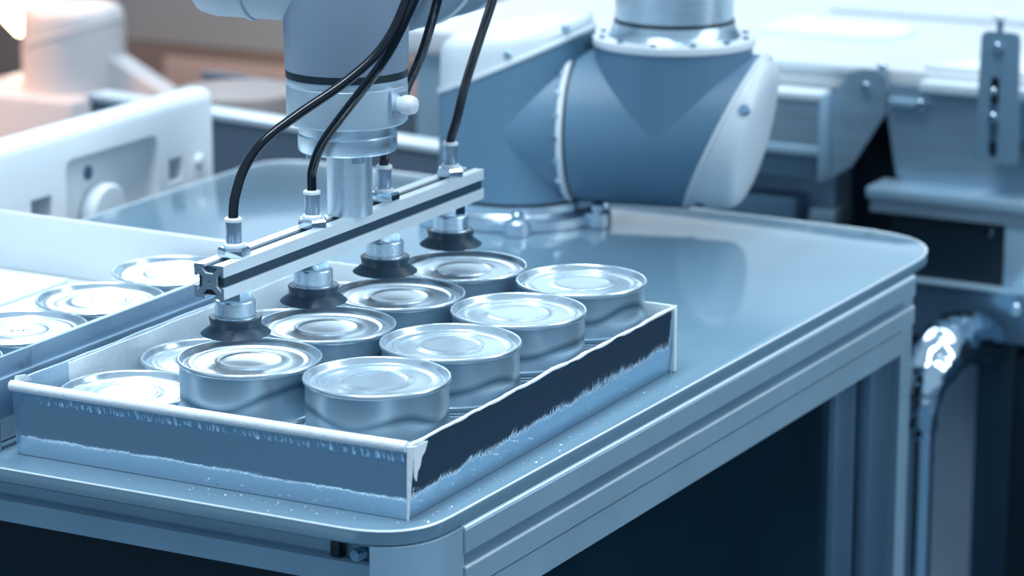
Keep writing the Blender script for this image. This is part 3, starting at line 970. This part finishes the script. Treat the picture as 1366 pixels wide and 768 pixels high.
# right channel
g = G().prism([(-0.1640, 0.0470), (-0.1350, 0.0470), (-0.1345, 0.0440), (0.30, 0.0440), (0.30, -0.0430), (-0.150, -0.0430), (-0.1570, -0.0390), (-0.1600, -0.0250), (-0.1680, 0.0200), (-0.1680, 0.0440)], (0, YB - 0.010, 0), (1, 0, 0), UZ, (0, 1, 0), 0.006)
rc2 = g.build('right_channel', STEEL, mach)
G().box(-0.1345, 0.6, YB - 0.020, YB, 0.0440, 0.0535, 0.0012).build('channel_lip', LIP, mach)
G().box(-0.165, -0.135, YB - 0.018, YB - 0.006, 0.0285, 0.0350, 0.001).build('pin', RAIL, rc2)
G().cyl((-0.1345, YB - 0.010, 0.0310), (0, -1, 0), 0.0050, 0.008, 16, 0.0006).build('bolt', CHROME, rc2)
# slotted plate
slot = [(0.0042 * math.cos(a) * 1.0, (0.033 if k < 9 else -0.033) + 0.0042 * math.sin(a)) for k, a in enumerate([PI * j / 8 for j in range(9)] + [PI + PI * j / 8 for j in range(9)])]
slot = [(u - 0.0505, v + 0.0330) for u, v in slot]
po = rounded([(-0.0675, -0.0088, 0.006), (-0.0272, -0.0088, 0.006), (-0.0296, 0.1105, 0.007), (-0.0650, 0.1105, 0.007)], 5)
sp = G().prism(po, (0, 1.146, 0), (1, 0, 0), UZ, (0, 1, 0), 0.004, [slot]).build('slotted_plate', STEEL, mach, smooth=False)
sp.data.materials[0] = PLATE
G().box(-0.0555, -0.0455, 1.1505, 1.1530, -0.006, 0.075).build('slot_backing', BLACK, sp)
for z in (0.0965, 0.0570, 0.0330):
    G().cyl((-0.0490 if z > 0.08 else -0.0505, 1.147, z), (0, -1, 0), 0.0048 if z != 0.0570 else 0.0032, 0.006, 18, 0.0008).build('bolt', CHROME, sp)
G().cyl((-0.0488, 1.149, 0.109), UZ, 0.0030, 0.013, 14).build('stud', STEELD, sp)
G().cyl((-0.0488, 1.149, 0.121), UZ, 0.0065, 0.006, 16, 0.001).build('stud_nut', BRIGHT, sp)
G().box(-0.063, -0.032, 1.150, YB - 0.003, 0.010, 0.045).build('plate_spacer', STEELD, sp)
# ledge with the dark box under it
G().box(-0.172, 0.6, 1.150, YB - 0.002, -0.0540, -0.0430, 0.0015).build('ledge', RAIL, mach)
G().box(-0.168, 0.6, 1.152, 1.156, -0.0660, -0.0540).build('ledge_face', STEEL, mach)
dk = G().box(-0.150, -0.0385, 1.160, 1.20, -0.1250, -0.0540).build('dark_box', BLACK, mach)
G().cyl((-0.0548, 1.160, -0.0750), (0, -1, 0), 0.0038, 0.003, 16, 0.0006).build('bolt', CHROME, dk)
G().box(-0.0385, 0.05, 1.154, 1.20, -0.1260, -0.0540, 0.002).build('upright', RAIL, mach)
G().box(-0.160, 0.10, 1.150, 1.20, -0.1290, -0.1255, 0.0008).build('shelf_strip', RAIL, mach)
lp = G().prism([(-0.150, 0), (0.05, 0), (0.05, -0.046), (-0.052, -0.048), (-0.070, -0.062), (-0.110, -0.050), (-0.150, -0.052)], (0, 1.156, -0.129), (1, 0, 0), UZ, (0, 1, 0), 0.004).build('lower_plate', STEELD, mach, smooth=False)
G().cyl((-0.0240, 1.156, -0.1440), (0, -1, 0), 0.0058, 0.005, 18, 0.0008).build('bolt', CHROME, lp)
G().box(-0.065, -0.028, 1.17, 1.20, FZ, -0.17, 0.002).build('column', NAVY, mach)
G().box(-0.026, 0.08, 1.165, 1.24, FZ, -0.19).build('column', BLACK, mach)
G().box(-0.142, -0.080, 1.250, 1.258, FZ, -0.200).build('inner_panel', TOPEDGE, mach)
# lower boxes to the left
G().box(-0.36, -0.2560, 1.185, 1.24, -0.1400, -0.0700, 0.002).build('lower_box', STEELD, mach)
G().box(-0.2440, -0.2180, 1.190, 1.24, -0.1020, -0.0790, 0.002).build('small_block', STEEL, mach)
G().box(-0.60, 0.10, 1.264, 1.268, FZ, 0.034).build('back_sheet', BLACK, mach)

# ------------------------------------------------------------------ shiny flexible pipe
pipe = thing('exhaust_pipe', 'shiny crinkled metal pipe bending down behind the table corner', 'pipe', (-0.04, 0.95, FZ))
rp = random.Random(3)
G().tube([(-0.040, 0.955, FZ), (-0.040, 0.955, -0.5), (-0.040, 0.955, -0.26), (-0.0405, 0.955, -0.19)], 0.0108, 24, 6).build('straight_pipe', CHROME, pipe)
g = G()
g.tube([(-0.0405, 0.955, -0.215), (-0.0415, 0.957, -0.182), (-0.0400, 0.968, -0.160), (-0.0370, 0.995, -0.146), (-0.0400, 1.04, -0.145), (-0.0480, 1.09, -0.158), (-0.052, 1.130, -0.170)], lambda t: 0.0112 + 0.0125 * min(1, t * 2.2), 40, 14)
for v in g.bm.verts:
    n_ = noise.noise_vector(v.co * 95) * 0.0016 + noise.noise_vector(v.co * 210) * 0.0007
    if v.co.z > -0.210:
        v.co += n_
g.build('crinkled_elbow', CHROME, pipe, angle=50)

# ------------------------------------------------------------------ left background
hous = thing('machine_housing', 'white moulded machine housing with round boss at left behind the feed tray', 'housing', (-0.68, 0.45, FZ))
hb = G().box(-0.690, -0.660, 0.05, 0.808, -0.22, 0.0640, 0.011, 4).build('shell', BRIGHT, hous)
hb2 = None


def cutbox(*a, **k):
    o = G().box(*a, **k).build('cut', BLACK)
    return o


off = world_loc(hous)
for cb in ((-0.674, -0.64, 0.582, 0.716, -0.08, 0.0365, 0.008), (-0.683, -0.64, 0.534, 0.562, -0.012, 0.0120, 0.0), (-0.683, -0.64, 0.731, 0.752, -0.010, 0.0110, 0.0)):
    c_ = cutbox(*cb[:6], bev=cb[6])
    bpy.context.view_layer.update()
    boolean_cut(hb, c_)
for y in (0.517, 0.628, 0.739):
    G().box(-0.6664, -0.6605, y - 0.008, y + 0.008, 0.0500, 0.0535, 0.0008, rz=0).build('vent_slit', STEELD, hb)
G().cyl((-0.6745, 0.643, -0.020), (1, 0, 0), 0.026, 0.0155, 40, 0.003).build('boss', WHITE, hous)
G().cyl((-0.6750, 0.632, 0.0160), (1, 0, 0), 0.0065, 0.0015, 24).build('screw_hole', STEELD, hb)
G().cyl((-0.662, 0.778, 0.0020), (1, 0, 0), 0.006, 0.006, 20, 0.002).build('stud', WHITE, hb)
for y in (0.5345, 0.7315):
    G().box(-0.684, -0.680, y, y + 0.024, -0.012, 0.012).build('socket_back', STEELD, hb)
G().box(-0.70, -0.662, 0.10, 0.76, FZ, -0.215).build('pedestal', GREYP, hous)

gb = thing('steel_trough', 'grey steel trough with a bright top lip running behind the wrist', 'trough', (-0.8, 1.08, FZ))
RB = R(-9.4)
PV = (-1.0219, 1.1067, 0)
G().box(-1.0219, -0.40, 1.1067, 1.137, -0.027, -0.020, 0.001, rz=RB, piv=PV).build('top_lip', ALU, gb)
G().box(-1.0200, -0.40, 1.1100, 1.130, -0.30, -0.027, rz=RB, piv=PV).build('side_plate', GREYP, gb)
G().box(-1.0200, -0.72, 1.28, 1.29, -0.30, -0.020, rz=RB, piv=PV).build('side_plate', GREYP, gb)
G().box(-1.0200, -0.72, 1.13, 1.28, -0.10, -0.09, rz=RB, piv=PV).build('trough_floor', GREYP, gb)
for (x, y) in ((-0.98, 1.12), (-0.45, 1.04), (-0.95, 1.26), (-0.42, 1.18)):
    G().box(x, x + 0.03, y, y + 0.03, FZ, -0.09).build('leg', GREYP, gb)
pt = G().lathe([(0.0, -0.0895), (0.058, -0.0895), (0.066, -0.02), (0.065, -0.017), (0.056, -0.015), (0, -0.014)], (-0.885, 1.185, 0), seg=40).build('round_lid', BEIGE)
tag(pt, 'pale round lid resting in the steel trough, blurred', 'lid')
kn = G().lathe([(0.006, -0.0895), (0.012, -0.06), (0.010, -0.02), (0.016, -0.008), (0.018, 0.004), (0.012, 0.016), (0, 0.019)], (-0.725, 1.16, 0), seg=24, cap0=True).build('valve_knob', WHITE)
tag(kn, 'small white knob standing in the trough beside the wrist', 'knob')

r2 = thing('second_robot', 'blurred pale robot joint on a white pedestal at the far left', 'robot arm', (-1.31, 1.45, FZ))
G().box(-1.43, -1.245, 1.38, 1.56, FZ, -0.092, 0.006).build('pedestal', PALE, r2)
G().prism([(0, 0), (0.135, 0), (0.125, 0.008), (0.058, 0.040), (0, 0.044)], (-1.300, 1.455, -0.0918), (1, 0, 0), UZ, (0, 1, 0), 0.035).build('foot', PALE, r2)
g = G()
joint(g, Vector((-1.305, 1.47, 0)), UZ, (1, 0, 0), 0.062, -0.0918, -0.03, 0.02)
g.build('joint_body', PALE, r2)
joint_cap(Vector((-1.305, 1.47, 0)), UZ, (1, 0, 0), 0.062, -0.03, 0.02, 0.003, 0.0).build('joint_cap', PALE, r2)

lamp = thing('flare_lamp', 'warm glowing lamp added in place of the flare at the top left, blurred', 'lamp', (-1.66, 1.85, FZ))  # lamp added to stand in for the flare glow
LL = Vector((-1.655, 1.85, -0.066))
G().cyl((LL.x, LL.y, FZ), UZ, 0.10, 0.02, 32, 0.003).build('flare_lamp_base', GREYP, lamp)
G().cyl((LL.x - 0.03, LL.y + 0.05, FZ + 0.02), UZ, 0.012, 0.80, 16).build('pole', GREYP, lamp)
G().lathe([(0.0, -0.045), (0.022, -0.040), (0.038, -0.022), (0.044, 0.0), (0.038, 0.022), (0.022, 0.040), (0.0, 0.045)], LL, seg=32).build('flare_bulb', GLOW, lamp)
G().lathe([(0.02, 0.05), (0.03, 0.048), (0.085, 0.028), (0.087, 0.030), (0.03, 0.054), (0.02, 0.056)], LL, seg=32).build('flare_lamp_shade', GREYP, lamp)
cab = thing('control_cabinet', 'brownish grey machine cabinet with a sloping hood in the left background', 'cabinet', (-1.6, 2.5, FZ))
G().box(-2.6, -0.95, 2.30, 2.9, FZ, -0.19, 0.01).build('body', BROWN, cab)
g = G().prism([(0, 0), (0.6, 0), (0.6, 0.16), (0.34, 0.15)], (-2.6, 2.30, -0.19), (0, 1, 0), UZ, (1, 0, 0), 1.65).build('sloping_hood', HOOD, cab, smooth=False)
G().box(-1.75, -0.95, 2.295, 2.31, -0.27, -0.21, 0.004).build('hood_lip', BEIGE, cab)
G().box(-2.4, -1.6, 3.0, 3.3, FZ, 0.15, 0.01).build('rear_panel', BROWN, cab)
